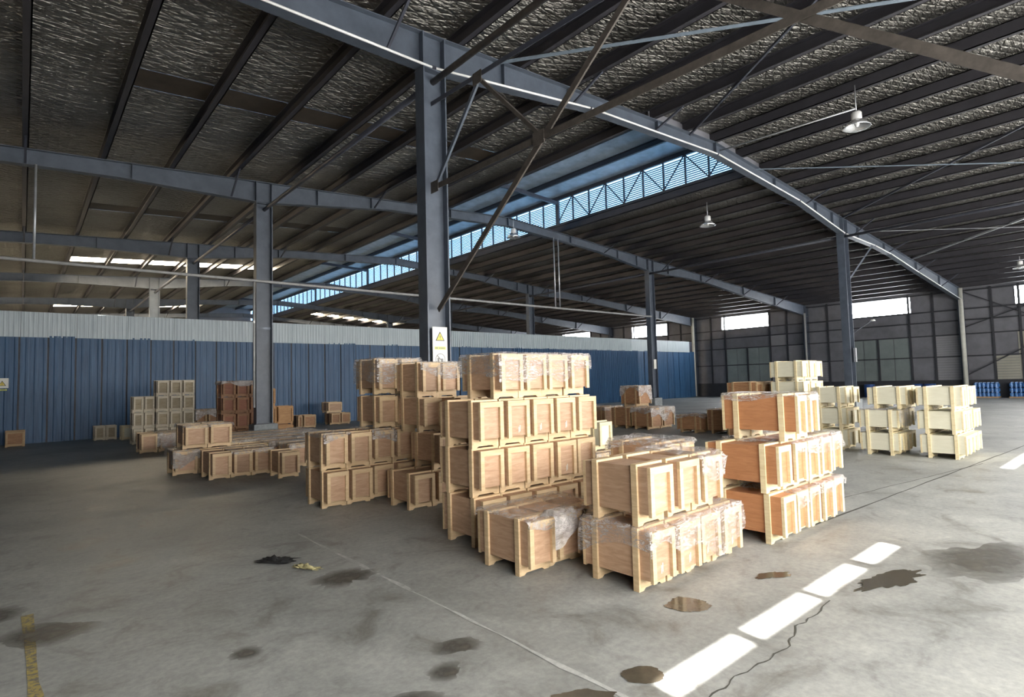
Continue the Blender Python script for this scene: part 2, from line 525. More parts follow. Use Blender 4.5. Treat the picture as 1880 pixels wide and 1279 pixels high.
# ---- roof
xs = [RIDGE + PP * k for k in range(-19, 20)]
xs = [x for x in xs if XL < x < XW]
edges = [XL - 0.3] + xs + [XW + 0.3]
SKY_L = (RIDGE - 9 * PP, RIDGE - 3 * PP)
SKY_R = (RIDGE + 3 * PP, RIDGE + 9 * PP)
OPEN = []           # (x0, x1, y0, y1) lit roof lights
SHUT = []           # browned ones
for i, y in enumerate((11.45, 20.7)):
    SHUT.append((SKY_L[0], SKY_L[1], y, y + 0.75))
OPEN.append((SKY_L[0], SKY_L[1], 29.55, 30.55))
OPEN.append((SKY_L[0], SKY_L[1], 46.3, 47.4))
OPEN.append((SKY_R[0], SKY_R[1], 46.3, 47.4))
ys = sorted({YG - 0.3, MY0, YF + 0.3} | {v for o in OPEN + SHUT for v in o[2:]})
mb = MB()
zr = lambda x: ztop(x) + ROOF
for i in range(len(edges) - 1):
    x0, x1 = edges[i], edges[i + 1]
    xm = (x0 + x1) / 2
    for j in range(len(ys) - 1):
        y0, y1 = ys[j], ys[j + 1]; ym = (y0 + y1) / 2
        if abs(xm - RIDGE) < MON and ym > MY0: continue
        if any(o[0] - 0.01 < xm < o[1] + 0.01 and o[2] < ym < o[3] for o in OPEN + SHUT): continue
        mb.quad((x0, y0, zr(x0)), (x0, y1, zr(x0)), (x1, y1, zr(x1)), (x1, y0, zr(x1)))
ceil = build('ceiling', mb, 'foil')
tag(ceil, 'roof lined with crinkled silver foil insulation and wire netting', 'ceiling', kind='structure')
for o in OPEN:
    i0 = [x for x in edges if o[0] - 0.01 <= x <= o[1] + 0.01]
    for a, b in zip(i0[:-1], i0[1:]):
        mb = MB().quad((a, o[2], zr(a)), (a, o[3], zr(a)), (b, o[3], zr(b)), (b, o[2], zr(b)))
        build('skylight_pane', mb, 'g_sky', ceil)
for o in SHUT:
    i0 = [x for x in edges if o[0] - 0.01 <= x <= o[1] + 0.01]
    for a, b in zip(i0[:-1], i0[1:]):
        mb = MB().quad((a, o[2] + 0.004, zr(a) + .001), (a, o[3], zr(a) + .001), (b, o[3], zr(b) + .001), (b, o[2] + 0.004, zr(b) + .001))
        build('skylight_pane', mb, 'blocked', ceil)
def purlin(x, y0, y1, z, h=0.26, w=0.11, t=0.02, s=1, name='purlin', parent=None, mat='purlin'):
    mb = MB()
    xa, xb = (x - w / 2, x + w / 2)
    wx = xa if s > 0 else xb - t
    mb.box(wx, wx + t, y0, y1, z + 0.003, z + h - 0.003)
    mb.box(xa, xb, y0, y1, z + 0.003, z + t)
    mb.box(xa, xb, y0, y1, z + h - t, z + h - 0.003)
    return build(name, mb, mat, parent or ceil)
for x in xs:
    s = 1 if x < RIDGE else -1
    inside = abs(x - RIDGE) < MON - 0.1
    purlin(x, YG, MY0 if inside else YF, ztop(x), s=-s)

# ---- ridge monitor
mon = empty('ridge_monitor', (0, 0, 0))
tag(mon, 'raised ridge monitor with sky blue louvered sides and trussed posts', 'roof monitor', kind='structure')
MZ0, MZ1 = 7.84, 8.88
mz = lambda x: 9.18 - 0.06 * abs(x - RIDGE)
mb = MB()
for x0, x1 in ((RIDGE - MON - 0.3, RIDGE), (RIDGE, RIDGE + MON + 0.3)):
    mb.quad((x0, MY0 - 0.1, mz(x0)), (x0, MY1, mz(x0)), (x1, MY1, mz(x1)), (x1, MY0 - 0.1, mz(x1)))
build('monitor_roof', mb, 'blue_lit_foil', mon)
mb = MB()
for y in (MY0 - 0.06, MY1 - 0.04):
    mb.prism_xz([(RIDGE - MON, ztop(RIDGE - MON)), (RIDGE + MON, ztop(RIDGE + MON)), (RIDGE + MON, mz(RIDGE + MON)), (RIDGE, mz(RIDGE)), (RIDGE - MON, mz(RIDGE - MON))], y, y + 0.03)
build('end_sheet', mb, 'wall', mon)
for x in (RIDGE - PP, RIDGE, RIDGE + PP):
    purlin(x, MY0, MY1, mz(x) - 0.2, h=0.2, w=0.08, s=-1, parent=mon)
for sgn in (-1, 1):
    X = RIDGE + sgn * MON
    for z0, z1 in ((MZ0 - 0.04, MZ0 + 0.06), (MZ1 - 0.02, MZ1 + 0.13)):
        build('edge_beam', MB().box(X - 0.05, X + 0.05, MY0, MY1, z0, z1), 'purlin', mon)
    ypane = [MY0] + [y for y in BAYS if y > MY0] + [MY1]
    for a, b in zip(ypane[:-1], ypane[1:]):
        xo = X + sgn * 0.10
        build('louver_sheet', MB().quad((xo, a, MZ0), (xo, b, MZ0), (xo, b, MZ1), (xo, a, MZ1)), 'g_louver', mon)
        mb = MB()
        ns = 13
        for k in range(ns):
            z = MZ0 + 0.08 + (MZ1 - MZ0 - 0.1) * k / ns
            mb.bar((X + sgn * 0.075, a, z), (X + sgn * 0.075, b, z), 0.05, 0.012, up=(sgn * 0.4, 0, 1))
        tag(build('louver_slats', mb, 'slat', mon), 'row of thin horizontal louver slats', kind='stuff')
    ny = 0
    y = MY0 + 0.05
    posts = []
    k = 0
    yy = 15.9 - 10 * 0.84 + 0.84
    while yy < MY1:
        heavy = any(abs(yy - b) < 0.1 for b in BAYS)
        w = 0.16 if heavy else 0.045
        build('monitor_post', MB().box(X - 0.03 - (0.03 if heavy else 0), X + 0.03, yy - w / 2, yy + w / 2, MZ0, MZ1), 'steel_dark', mon)
        posts.append(yy)
        yy += 0.84
    # trussed diagonals of the first bay
    top = True
    for a, b in zip(posts[:-1], posts[1:]):
        if b > 16.0: break
        za, zb = (MZ1, MZ0 + 0.05) if top else (MZ0 + 0.05, MZ1)
        build('monitor_brace', MB().bar((X - 0.03, a, za), (X - 0.03, b, zb), 0.035, 0.035), 'steel_dark', mon)
        top = not top
for y in BAYS[1:]:
    mb = MB()
    for sgn in (-1, 1):
        mb.bar((RIDGE, y, mz(RIDGE) - 0.28), (RIDGE + sgn * MON, y, mz(RIDGE + MON) - 0.26), 0.1, 0.14)
    build('monitor_rafter', mb, 'steel_dark', mon)

# ---- rafters
DEPTH = [(0, .33), (5, .31), (8.8, .57), (12, .38), (14, .35), (18, .47), (26.7, .68)]
def depth(r):
    for (a, da), (b, db) in zip(DEPTH[:-1], DEPTH[1:]):
        if a <= r <= b: return da + (db - da) * (r - a) / (b - a)
    return DEPTH[-1][1]
kx = sorted({RIDGE + s * r for r, _ in DEPTH for s in (-1, 1)} | {XA, XB})
kx = [min(max(x, XL + 0.1), XW - 0.1) for x in kx]
def rafter(y, label):
    r = empty('rafter_beam', (RIDGE, y, 7.3))
    tag(r, label, 'roof beam', 'rafter beams')
    def loc(mb): mb.v = [(x - RIDGE, yy, z - 7.3) for x, yy, z in mb.v]; return mb
    tp = [(x, ztop(x)) for x in kx]; bt = [(x, ztop(x) - depth(abs(x - RIDGE))) for x in kx]
    def band(lo, hi, y0, y1):
        mb = MB()
        for i in range(len(kx) - 1):
            pts = [lo[i], lo[i + 1], hi[i + 1], hi[i]]
            mb.prism_xz(pts, y0, y1)
        return loc(mb)
    build('web', band(bt, tp, -0.006, 0.006), 'steel', r)
    build('top_flange', band([(x, z - 0.014) for x, z in tp], tp, -0.1, 0.1), 'steel', r)
    build('bottom_flange', band(bt, [(x, z + 0.016) for x, z in bt], -0.1, 0.1), 'steel', r)
    for x in [XA - 6, XA - 3, XA + 1.5, XA + 3.2, RIDGE - 2.6, RIDGE, RIDGE + 3.4, XB - 2.4, XB - 1, XB + 1.5, XB + 4.5, XB + 9, XB + 13]:
        zt = ztop(x); d = depth(abs(x - RIDGE))
        build('stiffener', loc(MB().box(x - 0.006, x + 0.006, -0.09, 0.09, zt - d + 0.015, zt - 0.015)), 'steel', r)
    for x in FLY:
        zb = ztop(x) - depth(abs(x - RIDGE))
        for sy in (-1, 1):
            if y < 8 and abs(x - RIDGE) < 3 and sy > 0: continue
            if y > 8 and abs(x - RIDGE) < 3: continue
            build('fly_brace', loc(MB().bar((x, sy * 0.09, zb + 0.03), (x, sy * 0.85, ztop(x) + 0.01), 0.04, 0.04)), 'steel_dark', r)
FLY = [RIDGE + PP * k for k in (-10, -7, -4, -2, 4, 7, 10, 13, 16)]
for i, y in enumerate(BAYS):
    rafter(y, ['nearest blue-grey steel rafter with bright lower edge crossing the photo', 'second blue-grey rafter, carried by the column with the downpipe',
               'third blue-grey rafter, above the blue partition', 'fourth blue-grey rafter, first one beyond the partition',
               'fifth rafter, deep behind the partition', 'sixth rafter, farthest one behind the partition'][i])

# ---- columns
def column(x, y, label, plinth=True, group='steel columns', h=None):
    r = empty('steel_column', (x, y, 0))
    tag(r, label, 'column', group)
    H = (h or ztop(x) - 0.02)
    z0 = 0.62 if plinth else 0.0
    dx, dy = 0.2, 0.125
    build('web', MB().box(-dx + .012, dx - .012, -0.012, 0.012, z0, H), 'steel', r)
    for s in (-1, 1):
        build('flange', MB().box(s * dx - 0.012, s * dx + 0.012, -dy, dy, z0, H), 'steel', r)
    if plinth:
        build('plinth', MB().box(-0.3, 0.3, -0.24, 0.24, 0, z0), 'plinth', r)
        build('base_plate', MB().box(-0.24, 0.24, -0.16, 0.16, z0, z0 + 0.02), 'steel_dark', r)
    build('cap_plate', MB().box(-0.22, 0.22, -0.13, 0.13, H - depth(abs(x - RIDGE)) - 0.02, H - depth(abs(x - RIDGE))), 'steel', r)
    return r
nA = ['nearest blue-grey steel column carrying the yellow warning sign', 'blue-grey column with thin downpipe behind the left crates', 'column rising behind the blue partition under the left roof light strip',
      'reddish grey slim column far behind the left partition', 'far column at the left behind the partition, before the last', 'farthest column of the left line']
nB = ['dark column right of centre behind the pale crates', 'dark column with concrete plinth before the right end of partition', 'column rising behind partition near its right end',
      'fourth column of the right line, behind partition', 'fifth column of the right line, behind partition', 'sixth column of the right line, behind partition']
colA = [column(XA, y, nA[i]) for i, y in enumerate(BAYS)]
colB = [column(XB, y, nB[i]) for i, y in enumerate(BAYS)]
for i, y in enumerate(BAYS):
    column(XW - 0.25, y, 'dark steel column standing against the right wall, ' + ORD[i] + ' from the right', False, 'wall columns')

# ---- signs
def sign(loc, w, h, label, ring=True):
    s = empty('warning_sign', loc)
    tag(s, label, 'sign')
    build('board', MB().box(0, w, 0, 0.006, 0, h), 'signwhite', s)
    cx, tz, r = w / 2, h - w * 0.62, w * 0.36
    def tri(rr, y, mat, nm):
        pts = [(cx + rr * math.cos(math.radians(a)), tz + rr * math.sin(math.radians(a))) for a in (90, 210, 330)]
        return build(nm, MB().prism_xz(pts, y, y + 0.002), mat, par)
    par = s
    par = tri(r, -0.002, 'signblack', 'triangle_border'); tri(r * 0.74, -0.004, 'signyellow', 'triangle')
    build('exclamation_mark', MB().box(cx - w * .02, cx + w * .02, -0.006, -0.004, tz - r * .06, tz + r * .36).box(cx - w * .02, cx + w * .02, -0.006, -0.004, tz - r * .24, tz - r * .14), 'signblack', par)
    bz = tz - r * 0.5 - w * 0.5
    cbar = build('caption_bar', MB().box(w * .12, w * .88, -0.002, 0, bz, bz + w * .17), 'signgreen', s)
    mb = MB()
    for a in (0.18, 0.27, 0.42, 0.52, 0.62, 0.72):
        mb.box(w * a, w * (a + .07), -0.004, -0.002, bz + w * .05, bz + w * .12)
    tag(build('caption_text', mb, 'signgrey', cbar), 'row of small dark characters', kind='stuff')
    if ring:
        rz, rr = bz - w * 0.55, w * 0.33
        mb = MB(); N = 28
        for k in range(N):
            a0, a1 = 2 * math.pi * k / N, 2 * math.pi * (k + 1) / N
            p = lambda q, t: (cx + q * math.cos(t), -0.003, rz + q * math.sin(t))
            mb.quad(p(rr, a0), p(rr, a1), p(rr * .88, a1), p(rr * .88, a0))
        build('ring', mb, 'signgrey', s)
        build('pictogram', MB().box(cx - .05 * w / .26, cx - .02, -0.004, 0, rz - .05, rz + .02).box(cx + .01, cx + .05, -0.004, 0, rz - .06, rz + .01).bar((cx - rr * .7, -.003, rz + rr * .7), (cx + rr * .7, -.003, rz - rr * .7), 0.012, 0.004, up=(0, 1, 0)), 'signgrey', s)
sign((XA - 0.14, 7.5 - 0.14, 1.62), 0.27, 0.84, 'white board with yellow warning triangle on the nearest steel column')
sign((-0.62, YP - 0.08, 1.78), 0.3, 0.31, 'small white sign with warning triangle on the blue partition', ring=False)
o = build('paper_notice', MB().box(XB - 0.11, XB + 0.10, 15.9 - 0.135, 15.9 - 0.13, 1.98, 2.42), 'signwhite')
tag(o, 'small white paper notice on the dark column before the partition', 'notice')

# ---- partition
part = build('wall_back', MB().box(XL, 39.0, YP + 0.03, YP + 0.06, 0, 4.22), 'steel_dark')
tag(part, 'blue sheet partition wall with a pale band along its top', 'wall', kind='structure')
px0 = -0.06 - 0.715 * 18
def panel_mesh(w, ribs, zlo, zhi, mat, d=0.02):
    mb = MB(); pts = []
    for k in range(ribs):
        x = w * k / ribs; q = w / ribs
        pts += [(x, 0), (x + q * .55, 0), (x + q * .66, d), (x + q * .9, d)]
    pts.append((w, 0))
    for (a, da), (b, db) in zip(pts[:-1], pts[1:]):
        mb.quad((a, -da, zlo), (b, -db, zlo), (b, -db, zhi), (a, -da, zhi))
    mb.quad((0, 0.03, zlo), (0, 0, zlo), (0, 0, zhi), (0, 0.03, zhi))
    return mb.mesh('partition_panel', mat)
pmA = [panel_mesh(0.665, 3, 0.0, 3.45, 'blue', d) for d in (0.006, 0.012)]
pmB = panel_mesh(0.70, 5, 0.0, 3.45, 'blue', 0.04)
bmA = panel_mesh(1.42, 12, 3.40, 4.22, 'band', 0.008)
bmB = panel_mesh(1.42, 12, 3.40, 4.22, 'band', 0.03)
k = 0
x = px0
while x < 38.6:
    fine = 20.5 < x < 31.5
    o = put('partition_panel', pmB if fine else random.choice(pmA), part, (x, YP + random.uniform(-0.03, 0.015), 0))
    o.rotation_euler = (random.uniform(-0.002, 0.002), 0, random.uniform(-0.03, 0.03))
    x += 0.715
x = px0
while x < 37.7:
    put('band_panel', bmB if 15.5 < x < 30 else bmA, part, (x, YP - 0.03 + random.uniform(-0.004, 0.004), 0))
    x += 1.43

# ---- right wall
WINS = [(1.55, 5.2), (9.95, 13.45), (18.4, 22.1), (26.8, 30.5), (35.2, 38.9), (43.6, 47.3)]
WZ0, WZ1 = 5.03, 5.95
mb = MB().box(XW, XW + 0.05, YG, YF, 0, WZ0).box(XW, XW + 0.05, YG, YF, WZ1, zr(XW) + 0.3)
prev = YG
for a, b in WINS + [(YF, YF)]:
    mb.box(XW, XW + 0.05, prev, a, WZ0, WZ1); prev = b
wr = build('wall_right', mb, 'wall')
tag(wr, 'dark sheet-clad right wall with steel grid, plinth and high windows', 'wall', kind='structure')
build('wall_plinth', MB().box(XW - 0.12, XW, YG, YF, 0, 0.92), 'girt', wr)
for z in (0.95, 2.32, 3.56, 4.35, WZ0 - 0.06, WZ1 + 0.06):
    build('girt', MB().box(XW - 0.12, XW - 0.002, YG, YF, z - 0.035, z + 0.035), 'girt', wr)
for bi, y in enumerate([-0.9] + BAYS):
    lo, hi = y, y + 8.4
    for t in (1.35, 2.55, 4.25, 5.95, 7.1):
        yy = y + t
        if yy < YG + 0.3: continue
        build('wall_post', MB().box(XW - 0.1, XW - 0.004, yy - 0.05, yy + 0.05, 0.9, (3.56 if t == 4.25 else ztop(XW))), 'girt', wr)
    for z0, z1, nn, mat in ((0.99, 2.285, 4, 'pane_green'), (2.355, 3.525, 4, 'pane_green')):
        for k in range(nn):
            a = y + 2.6 + 3.3 * k / nn + 0.02; b = y + 2.6 + 3.3 * (k + 1) / nn - 0.02
            if a < YG: continue
            build('wall_pane', MB().box(XW - 0.03, XW - 0.003, a, b, z0, z1), mat, wr)
    for a, b in ((0.2, 1.3), (1.4, 2.5), (6.0, 7.05), (7.15, 8.2)):
        for z0, z1 in ((0.99, 2.285), (2.355, 3.525), (3.6, 4.31)):
            if y + a < YG: continue
            if random.random() < 0.55:
                mat = 'pane_pale' if (bi == 0 and a == 6.0 and z0 < 3) else ('pane_grey' if random.random() < 0.4 else 'wall')
                mb = MB()
                for q in range(9):
                    zz = z0 + (z1 - z0) * q / 9
                    mb.box(XW - 0.03, XW - 0.003, y + a, y + b, zz, zz + (z1 - z0) / 9 * 0.86)
                build('ribbed_panel', mb, mat, wr)
build('wall_pane', MB().box(XW - 0.04, XW - 0.003, 3.9, 5.2, 0.99, 3.525), 'pane_pale', wr)
for i, (a, b) in enumerate(WINS):
    w = build('window_%d' % (i + 1), MB().box(XW - 0.02, XW + 0.06, a - 0.04, a, WZ0, WZ1).box(XW - 0.02, XW + 0.06, b, b + 0.04, WZ0, WZ1), 'girt')
    tag(w, 'glaring white high window in the right wall, ' + ORD[i] + ' from the right', 'window', kind='structure')
    build('pane', MB().box(XW + 0.01, XW + 0.03, a, b, WZ0, WZ1), 'g_window', w)
for i, y in enumerate((7.42, 24.2)):
    p = build('drain_pipe', MB().tube((XW - 0.62, y, 0.02), (XW - 0.62, y, 6.12), 0.11, 14), 'whitepipe', smooth=True)
    tag(p, ['thick white drain pipe on the right wall between the high windows', 'white drain pipe at the corner of partition and right wall'][i], 'pipe')
p = build('drain_pipe', MB().tube((XW - 0.62, 15.8, 0.02), (XW - 0.62, 15.8, 5.6), 0.06, 12), 'pipe', smooth=True)
tag(p, 'slim grey drain pipe on the right wall behind the pale crate stack', 'pipe')

# ---- left, far and near walls
o = build('wall_left', MB().box(XL - 0.05, XL, YG, YF, 0, zr(XL) + 0.2), 'wall'); tag(o, 'dark sheet wall at the left', 'wall', kind='structure')
o = build('wall_far', MB().prism_xz([(XL, 0), (XW, 0), (XW, zr(XW)), (RIDGE, zr(RIDGE) + 1.3), (XL, zr(XL))], YF, YF + 0.05), 'wall'); tag(o, 'dark far end wall behind the partition', 'wall', kind='structure')
for k in range(6):
    y = 25.4 + 4.2 * k
    build('fill_panel', MB().box(XL + 0.005, XL + 0.03, y, y + 3.8, 0.6, 3.4), 'g_left', bpy.data.objects['wall_left'])  # unseen warm glow added to light the roof beyond the partition
# near gable: slits let a strip of sun in, glowing panels added as fill light
k_sun = SUN_DIR
def back_to_gable(x, y):
    t = (y - YG) / k_sun.y
    return (x - k_sun.x * t, -k_sun.z * t)
SL = []
for a, b in ((6.10, 5.31), (5.23, 4.40), (4.31, 3.44), (3.34, 2.52)):
    g0, z0 = back_to_gable(b, 1.715); g1, z1 = back_to_gable(a, 1.885)
    SL.append((back_to_gable(b, 1.81)[0], back_to_gable(a, 1.81)[0], z0, z1))
for a, b in ((13.9, 11.9), (16.0, 14.0)):
    g0, z0 = back_to_gable(b, 1.72); g1, z1 = back_to_gable(a, 1.86)
    SL.append((back_to_gable(b, 1.81)[0], back_to_gable(a, 1.81)[0], SL[0][2], SL[0][3]))
z0, z1 = SL[0][2], SL[0][3]
SL.sort()
mb = MB().box(XL, XW, YG - 0.03, YG, 0, z0)
prev = XL
for a, b, _, _ in SL:
    mb.box(prev, a, YG - 0.03, YG, z0, z1); prev = b
mb.box(prev, XW, YG - 0.03, YG, z0, z1)
mb.prism_xz([(XL, z1), (XW, z1), (XW, zr(XW)), (RIDGE, zr(RIDGE) + 0.1), (XL, zr(XL))], YG - 0.03, YG)
wg = build('wall_front', mb, 'wall'); tag(wg, 'near gable wall behind the photographer with added fill light panels', 'wall', kind='structure')
for k in range(17):
    a = -1.6 + 2.1 * k
    build('fill_panel', MB().box(a, a + 1.9, YG + 0.005, YG + 0.03, 1.2, 4.1), 'g_gable', wg)

# ------------------------------------------------------------------ pipes, struts, braces
o = empty('fire_pipe', (0, 15.74, 4.43)); tag(o, 'thin grey fire pipe running level along the second rafter', 'pipe')
build('main_run', MB().tube((XL, 0, 0), (XB - 0.2, 0, 0), 0.038), 'pipe', o, True)
build('drop_pipe', MB().tube((4.62, 0, 0), (4.62, 0, -3.36), 0.03), 'pipe', o, True)
for x in (0.145, 15.95, 16.2):
    build('hanger', MB().tube((x, 0, 0.03), (x, 0, ztop(x) - depth(abs(x - RIDGE)) - 4.43), 0.025, 8), 'galv', o, True)

def member(name, a, b, w, mat, label, cat='brace', group=None, flat=False):
    mb = MB()
    if flat: mb.bar((0, 0, 0), Vector(b) - Vector(a), w, 0.012)
    else: mb.angle((0, 0, 0), Vector(b) - Vector(a), w)
    o = build(name, mb, mat); o.location = a
    return tag(o, label, cat, group)

ys_ = [YG] + BAYS
for i in range(len(ys_) - 1):
    o = build('tie_strut', MB().tube((XA + 0.03, ys_[i] + 0.01, 6.43), (XA + 0.03, ys_[i + 1] - 0.01, 6.43), 0.05), 'steel_dark' if i else 'rust', smooth=True)
    tag(o, 'round tie strut high between columns of the left line, ' + ORD[i] + ' bay', 'strut', 'tie struts')
    o = build('tie_strut', MB().tube((XB, ys_[i] + 0.01, 6.5), (XB, ys_[i + 1] - 0.01, 6.5), 0.05), 'steel_dark', smooth=True)
    tag(o, 'round tie strut high between columns of the right line, ' + ORD[i] + ' bay', 'strut', 'tie struts')

tr = empty('bracing_truss', (XA - 0.05, 7.4, 4.6))
tag(tr, 'rusty angle-steel bracing truss running from nearest column towards the camera', 'truss')
def tr_m(name, a, b, w, mat='rust', x=0.0):
    return build(name, MB().angle((x, a[0] - 7.4, a[1] - 4.6), (x, b[0] - 7.4, b[1] - 4.6), w, up=(1, 0, 0)), mat, tr)
tr_m('lower_chord', (7.36, 4.66), (-0.9, 4.52), 0.085)
tr_m('upper_chord', (7.42, 6.02), (-0.9, 5.62), 0.07, 'steel_dark')
tr_m('web_brace', (7.34, 4.70), (6.2, 5.92), 0.06, 'steel', x=0.012)
tr_m('web_brace', (6.2, 5.92), (4.98, 4.66), 0.05, x=0.012)
tr_m('diagonal', (7.36, 2.72), (3.45, 5.80), 0.085, x=0.024)
tr_m('diagonal', (3.35, 5.80), (-0.9, 2.35), 0.085, x=0.024)
for y, z in ((7.34, 4.66), (4.98, 4.62), (3.4, 5.78), (6.2, 5.92)):
    build('gusset', MB().box(-0.02, -0.0115, y - 7.4 - 0.1, y - 7.4 + 0.1, z - 4.6 - 0.09, z - 4.6 + 0.09), 'rust', tr)

def rb(a, b, w, mat, label, flat=False, dz=-0.03):
    member('roof_brace', (a[0], a[1], ztop(a[0]) + dz), (b[0], b[1], ztop(b[0]) + dz), w, mat, label, 'brace', 'roof braces', flat)
rb((6.25, 7.5), (13.3, -0.9), 0.09, 'bluebar', 'pale blue flat brace slanting across the roof above the bracing truss', True)
rb((12.55, 7.5), (6.1, -0.9), 0.04, 'steel_dark', 'thin dark roof brace rising from nearest rafter by the blue louvers')
rb((16.0, 7.5), (22.4, 0.6), 0.06, 'bluebar', 'pale flat roof brace below the hanging lamp', True)
rb((22.45, 7.5), (16.0, -0.9), 0.05, 'steel_dark', 'dark roof brace running up right from the dark right column')
rb((30.9, 7.6), (23.5, -0.9), 0.06, 'galv', 'thin roof brace crossing the nearest rafter near the right wall')
rb((24.5, 7.6), (31.5, -0.9), 0.05, 'galv', 'thin flat roof brace in the right-hand roof bay', True)
o = build('conduit', MB().tube((14.0, 7.6, 7.58), (14.22, 4.3, 7.56), 0.02, 8), 'galv', smooth=True); tag(o, 'thin pale conduit under the roof leading to the hanging lamp', 'conduit')
o = build('knee_brace', MB().angle((XB + 0.2, 7.45, 4.9), (25.6, 7.45, 6.62), 0.07), 'steel'); tag(o, 'angle knee brace between the dark right column and nearest rafter', 'brace')
for i, (a, b) in enumerate((((7.5, 3.9), (1.5, 6.05)), ((7.5, 1.2), (-0.9, 6.0)), ((-0.9, 1.2), (7.5, 6.0)))):
    o = build('wall_brace', MB().bar((XW - 0.2, a[0], a[1]), (XW - 0.2, b[0], b[1]), 0.06, 0.012, up=(1, 0, 0)), 'girt')
    tag(o, ['upper diagonal bar', 'lower diagonal bar rising to the right', 'diagonal bar falling to the right'][i] + ' on the right wall beside thick white pipe', 'brace', 'wall braces')
o = empty('wall_bracket_lamp', (XB + 0.2, 7.45, 2.95)); tag(o, 'small lamp on a slanted arm on the dark right column', 'lamp')
build('arm', MB().tube((0, 0, 0), (0.75, -0.45, 0.5), 0.02, 8), 'steel_dark', o, True)
build('head', MB().lathe([(0.0, 0.06), (0.05, 0.06), (0.1, 0.0), (0.0, 0.0)], 12, (0.78, -0.47, 0.48)), 'lampwhite', o, True)
o = build('cable_box', MB().box(XB + 0.05, XB + 0.16, 7.5 - 0.2, 7.5 - 0.13, 1.95, 2.45), 'galv'); tag(o, 'narrow grey switch box on the dark right column', 'switch box')

cb = empty('cable_conduit', (RIDGE, 7.5, 7.3)); tag(cb, 'white cable conduit clipped along the lower edge of the nearest rafter', 'conduit')
cx_ = [x for x in kx if x > 0.0]
for a, b in zip(cx_[:-1], cx_[1:]):
    za, zb = (ztop(v) - depth(abs(v - RIDGE)) for v in (a, b))
    build('conduit_run', MB().tube((a - RIDGE, -0.122, za - 7.3 + 0.005), (b - RIDGE, -0.122, zb - 7.3 + 0.005), 0.02, 8), 'whiteplastic', cb, True)
    build('clip', MB().box(b - RIDGE - 0.02, b - RIDGE + 0.02, -0.145, -0.098, zb - 7.3 - 0.02, zb - 7.3 + 0.03), 'steel_dark', cb)
# ------------------------------------------------------------------ high bay lamps
def lamp(loc, label, s=1.0):
    o = empty('high_bay_lamp', loc); tag(o, label, 'lamp', 'high bay lamps')
    zc = ztop(loc[0]) - loc[2]
    build('hanger', MB().tube((0, 0, 0.3 * s), (0, 0, zc), 0.012, 8), 'galv', o, True)
    build('housing', MB().lathe([(0.001, .32 * s), (.07 * s, .32 * s), (.1 * s, .29 * s), (.1 * s, .16 * s), (.07 * s, .13 * s), (.001, .13 * s)], 18), 'lampwhite', o, True)
    rf = build('reflector', MB().lathe([(.07 * s, .14 * s), (.11 * s, .12 * s), (.18 * s, .05 * s), (.25 * s, -.02 * s), (.26 * s, -.02 * s), (.19 * s, .06 * s), (.11 * s, .135 * s)], 24), 'alu', o, True)
    build('bulb', MB().lathe([(.001, .12 * s), (.04 * s, .11 * s), (.05 * s, .05 * s), (.03 * s, 0), (.001, -.01 * s)], 12), 'lampwhite', rf, True)
lamp((13.3, 4.02, 6.78), 'bell-shaped aluminium high bay lamp hanging from the near right roof')
lamp((17.5, 9.93, 6.68), 'small high bay lamp hanging below the dark right roof slope')
lamp((33.4, 4.06, 6.0), 'high bay lamp at the right edge near the right wall')
lamp((13.8, 15.7, 6.95), 'high bay lamp hanging before the blue louvers')

# ------------------------------------------------------------------ crates
CACHE = {}
def crate_meshes(W, L, H, body, bat):
    key = (round(W, 3), round(L, 3), round(H, 3), body, bat)
    if key in CACHE: return CACHE[key]
    tp, pw, leg, ef = 0.02, 0.052, 0.095, 0.028
    zt = H - 0.018
    y1, y2 = 0.165 * L, L - 0.165 * L - pw
    d = {}
    d['body'] = MB().box(tp, W - tp, ef, L - ef, leg, zt).mesh('crate_body', body)
    d['panf'] = MB().box(tp + 0.002, W - tp - 0.002, ef - 0.006, ef, leg, zt).mesh('crate_end_panel', body)
    d['panb'] = MB().box(tp + 0.002, W - tp - 0.002, L - ef, L - ef + 0.006, leg, zt).mesh('crate_end_panel', body)
    for nm, ya in (('f', y1), ('b', y2)):
        d['post0' + nm] = MB().box(0, tp, ya, ya + pw, 0, H).mesh('crate_post', bat)
        d['post1' + nm] = MB().box(W - tp, W, ya, ya + pw, 0, H).mesh('crate_post', bat)
        d['top' + nm] = MB().box(tp, W - tp, ya, ya + pw, zt, H).mesh('crate_top_batten', bat)
        a, b = tp, W - tp
        pts = [(a, 0), (a + .04, 0), (a + .075, .022), (b - .075, .022), (b - .04, 0), (b, 0), (b, leg), (b - .02, leg), (b - .06, .058), (a + .06, .058), (a + .02, leg), (a, leg)]
        pts = [(a, 0), (a + .035, 0), (a + .06, .018), (b - .06, .018), (b - .035, 0), (b, 0), (b, leg), (a, leg)]
        d['skid' + nm] = MB().prism_xz(pts, ya, ya + pw).mesh('crate_skid', bat)
    for nm, ya in (('f', -0.006), ('b', L - ef + 0.006)):
        d['rail' + nm] = MB().box(tp, W - tp, ya, ya + ef, zt - 0.055, zt).mesh('crate_rail', bat)
        d['st0' + nm] = MB().box(tp, tp + 0.045, ya, ya + ef, leg - 0.016, zt - 0.055).mesh('crate_stile', bat)
        d['st1' + nm] = MB().box(W - tp - 0.045, W - tp, ya, ya + ef, leg - 0.016, zt - 0.055).mesh('crate_stile', bat)
    CACHE[key] = d
    return d
PART = {'body': 'body', 'post': 'post', 'top': 'top_batten', 'skid': 'skid', 'rail': 'end_rail', 'st0': 'stile', 'st1': 'stile', 'pan': 'end_panel'}
